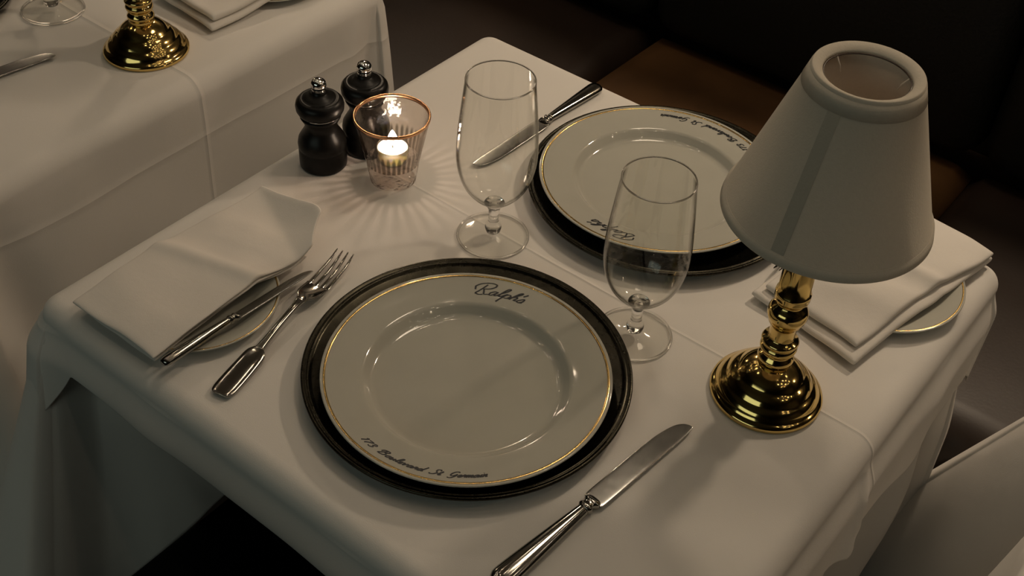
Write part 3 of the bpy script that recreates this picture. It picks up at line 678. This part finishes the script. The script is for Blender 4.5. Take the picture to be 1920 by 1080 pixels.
# ------------------------------------------------------------------ lamps
def make_lamp(loc, label):
    t = thing('table_lamp', label, 'lamp', loc, group='brass table lamps')
    link('base', *lathe([(0, 0), (0.0535, 0), (0.0553, 0.0012), (0.0556, 0.0040), (0.0545, 0.0065), (0.0520, 0.0080), (0.0505, 0.0092), (0.0492, 0.0125), (0.0470, 0.0160), (0.0442, 0.0186), (0.0425, 0.0198), (0.0414, 0.0212), (0.0400, 0.0236), (0.0374, 0.0266), (0.0345, 0.0290), (0.0328, 0.0302), (0.0317, 0.0316),
                     (0.0300, 0.0340), (0.0262, 0.0378), (0.0215, 0.0408), (0.0175, 0.0428), (0.0150, 0.0440), (0.0, 0.0442)], 96), M['brass'], t)
    link('stem', *lathe([(0, 0.0430), (0.0150, 0.0435), (0.0162, 0.0455), (0.0150, 0.0475), (0.0165, 0.0490), (0.0176, 0.0520), (0.0168, 0.0550), (0.0142, 0.0575), (0.0135, 0.0590), (0.0150, 0.0605), (0.0172, 0.0630), (0.0178, 0.0660), (0.0164, 0.0690), (0.0150, 0.0700),
                     (0.0172, 0.0718), (0.0180, 0.0745), (0.0166, 0.0768), (0.0128, 0.0782), (0.0122, 0.0800), (0.0128, 0.0930), (0.0140, 0.0965), (0.0160, 0.0985), (0.0160, 0.1005), (0.0175, 0.1030), (0.0190, 0.1080), (0.0186, 0.1135), (0.0160, 0.1180), (0.0125, 0.1205), (0.0118, 0.1230),
                     (0.0135, 0.1255), (0.0162, 0.1280), (0.0166, 0.1300), (0.0160, 0.1320), (0.0168, 0.1340), (0.0164, 0.1365), (0.0150, 0.1380), (0.0148, 0.1700), (0.0160, 0.1750), (0.0150, 0.1900), (0.0060, 0.1960), (0.0040, 0.200), (0, 0.200)], 72), M['brass'], t)
    link('socket', *lathe([(0, 0.199), (0.011, 0.199), (0.012, 0.203), (0.012, 0.235), (0.010, 0.240), (0, 0.240)], 32), M['brass'], t)
    link('bulb', *lathe([(0, 0.240), (0.010, 0.241), (0.0145, 0.255), (0.0135, 0.272), (0.007, 0.286), (0, 0.290)], 32, 2), M['china'], t)
    sh = bpy.data.objects.new('lamp_shade', None)
    z0, z1, R0, R1 = 0.2280, 0.3710, 0.0908, 0.0442
    V, F = lathe([(R0-0.0012, z0+0.0005), (R0, z0), (R0+0.0006, z0+0.001), (R0-0.0018+0.0008, z0+0.0085), (R0-0.0030, z0+0.0088), (R1+0.0028, z1-0.0085), (R1+0.0014, z1-0.0035), (R1+0.0004, z1-0.0006), (R1-0.0004, z1),
                  (R1-0.0080, z1-0.0035), (R1-0.0092, z1-0.0048), (R1-0.0080, z1-0.0058), (R1-0.0016, z1-0.0040)], 120)
    s = link('lamp_shade', V, F, M['shade'], t, loc=(0.0045, 0.0035, 0), rot=(math.radians(-0.4), math.radians(0.5), 0))
    link('lining', *lathe([(R0-0.0014, z0+0.001), (R0-0.0030, z0+0.002), (R1-0.0030, z1-0.006), (R1-0.0016, z1-0.006), (R0-0.0014, z0+0.001)], 96), M['shade_in'], s)
    for za, zb in ((z0+0.0095, z0+0.0015), (z1-0.016, z1-0.003)):
        ra, rb = [R0-0.0030+(R1+0.0028-R0+0.0030)*(q-z0-0.009)/(z1-z0-0.018) for q in (za, zb)]
        link('trim', *lathe([(min(ra, R0), za), (min(ra, R0)+0.0005, za), (min(rb, R0)+0.0006, zb), (min(rb, R0), zb)], 96), M['trim'], s)
    # overlapping seam strip down the shade
    V, F = [], []; a0 = math.radians(SEAM)
    for j in range(25):
        v = j/24; z = z0+0.009+(z1-z0-0.018)*v; r = R0-0.0030+(R1+0.0028-R0+0.0030)*v+0.0004; r += 0.0
        for k in range(7):
            a = a0+(k/6-0.5)*(0.0115/r); e = 0.0006 if k in (0, 6) else 0
            V.append((r*math.cos(a)*(1-e), r*math.sin(a)*(1-e), z))
    for j in range(24):
        for k in range(6):
            q = j*7+k; F.append((q, q+1, q+8, q+7))
    link('seam', V, F, M['seam'], s)
    link('fitter_ring', *tube([(0.0345*math.cos(2*PI*i/48), 0.0345*math.sin(2*PI*i/48), z1-0.0060) for i in range(48)], 0.0007, 6, True), M['darkwood'], s)
    for i in range(3):
        a = math.radians(40+120*i)
        link('spoke', *tube([(0.0420*math.cos(a), 0.0420*math.sin(a), z1-0.003), (0.0345*math.cos(a), 0.0345*math.sin(a), z1-0.006), (0.0290*math.cos(a), 0.0290*math.sin(a), z1-0.012), (0.0270*math.cos(a), 0.0270*math.sin(a), z1-0.017)], 0.0006, 6), M['shade_in'], s)
    bpy.data.objects.remove(sh)
    return t
SEAM = -91
lamp = make_lamp((0.6405, -0.3490, 0), 'unlit brass table lamp with a plain cream conical shade on the middle table')
copy_thing(lamp, (-0.2935, -0.3530, 0), 0.7, 'brass lamp foot and stem on the left table, shade out of the picture')

# ------------------------------------------------------------------ napkins
def slab(fx, nu=40, nv=60, rnd=0.003):
    """closed soft slab from fx(u, v) -> (x, y, ztop, zbottom)"""
    V, F = [], []
    def par(i, n):
        t = i/n; return 0.5-0.5*math.cos(PI*t)*(1 if True else 1) if False else t
    for side in (1, 0):
        for j in range(nv+1):
            for i in range(nu+1):
                u, v = i/nu, j/nv
                u2 = 0.5-0.5*math.cos(PI*u)*0.35-(0.5-u)*0.65 if False else u
                x, y, zt, zb = fx(u, v)
                V.append((x, y, zt if side else zb))
    N = nu+1; n1 = (nu+1)*(nv+1)
    for j in range(nv):
        for i in range(nu):
            a = j*N+i; F.append((a, a+1, a+N+1, a+N)); F.append((n1+a, n1+a+N, n1+a+N+1, n1+a+1))
    for j in range(nv):
        for i in (0, nu):
            a = j*N+i; q = (a, a+N, n1+a+N, n1+a); F.append(q if i == 0 else tuple(reversed(q)))
    for i in range(nu):
        for j in (0, nv):
            a = j*N+i; q = (a, n1+a, n1+a+1, a+1); F.append(q if j == 0 else tuple(reversed(q)))
    return V, F
def napkin(name, label, loc, rotz, w, l, layers, platec, plater, curl, jit, group=None, cornr=0.0, skew=0.0):
    """folded napkin lying over a bread plate; local x across, y along; platec in local coordinates"""
    parts = []
    for k, (dx0, dx1, dy0, dy1, tb, tt) in enumerate(layers):
        last = k == len(layers)-1
        def fx(u, v, dx0=dx0, dx1=dx1, dy0=dy0, dy1=dy1, tb=tb, tt=tt, last=last, k=k):
            x = dx0+(w+dx1-dx0)*u; y = dy0+(l+dy1-dy0)*v
            x -= cornr*sstep(l-0.045, l, y)**2*sstep(0.3*w, w, x); y -= cornr*0.9*sstep(0.6*w, w, x)**2*sstep(l-0.06, l, y); x += 0.0015*math.sin(y*31+k*2+jit); y += 0.0015*math.sin(x*45+k+jit)
            d = math.hypot(x-platec[0], y-platec[1])
            hb = 0.003+0.0105*sstep(plater+0.050, plater-0.030, d)
            ww = 0.0010*math.sin(x*38+y*25+jit)+0.0014*noise.noise(Vector((x*28, y*28, jit)))
            e = min((x-dx0), (w+dx1-x), 0.01)/0.01; e2 = min(v*(l), (1-v)*l, 0.006)/0.006
            rr = math.sqrt(max(0, 1-(1-max(0, e))**2))*0.5+0.5; r2_ = math.sqrt(max(0, 1-(1-max(0, e2))**2))*0.5+0.5
            mid = hb+(tb+tt)/2; hh = (tt-tb)/2*min(rr, r2_)
            q = y-(l-0.006-0.060*x/w); q = max(0, q)
            c = curl*24*(q*q/(q+0.004))*(0.5+0.5*k/max(1, len(layers)-1))
            x += skew*(tt/0.01-0.9)*(y/l-0.3)*(1-u)
            lift = c + ww
            # sag over the plate rim, a few soft pleats across the top
            pl = 1.8*0.0022*math.exp(-((y-0.42*l-0.25*x)/0.010)**2)-0.0020*math.exp(-((y-0.52*l-0.3*x)/0.014)**2)+0.0018*math.exp(-((y-0.70*l-0.3*x)/0.018)**2)
            return x, y, mid+hh+lift+(pl if last else pl*0.5), mid-hh+lift+(pl*0.5)
        parts.append(slab(fx))
    o = link(name, *join(*parts), M['napkin'], loc=loc, rot=(0, 0, rotz))
    md = o.modifiers.new('sub', 'SUBSURF'); md.levels = 1; md.render_levels = 1
    return tag(o, label, 'napkin', group)
thin = [(-0.002, -0.006, 0.006, -0.050, 0.0012, 0.0048), (0.000, -0.004, 0.003, -0.045, 0.0050, 0.0086), (0.001, -0.002, 0.001, -0.040, 0.0088, 0.0124), (0, 0, 0, 0, 0.0126, 0.0166)]
napkin('napkin', 'white folded napkin at the left of the foreground setting, under the butter knife', (0.0520, -0.7230, 0), 0, 0.124, 0.255, thin, (0.080, 0.0942), 0.082, 0.020, 0.3, cornr=0.024)
thick = [(-0.016, 0.012, 0.006, 0.000, 0.0012, 0.0085), (-0.004, 0.0, 0, 0, 0.0090, 0.0165)]
napkin('napkin', 'white folded napkin on the bread plate at the right behind the lamp', (0.737, -0.012, 0), math.radians(180-10), 0.125, 0.243,
       [(-0.001, 0.010, -0.004, 0.012, 0.0012, 0.0100), (0.004, 0.004, 0.0, 0.0, 0.0105, 0.0190)], (0.0725, 0.121), 0.082, 0.0, 1.7, skew=0.010)
napkin('napkin', 'thick white folded napkin beside the lamp on the left table', (-0.243, 0.020, 0), math.radians(180-4), 0.125, 0.285,
       [(-0.004, 0.006, 0.0, 0.006, 0.0012, 0.0105), (0.000, 0.0, 0.0, 0.0, 0.0110, 0.0210)], (0.065, 0.13), 0.082, 0.004, 2.9)
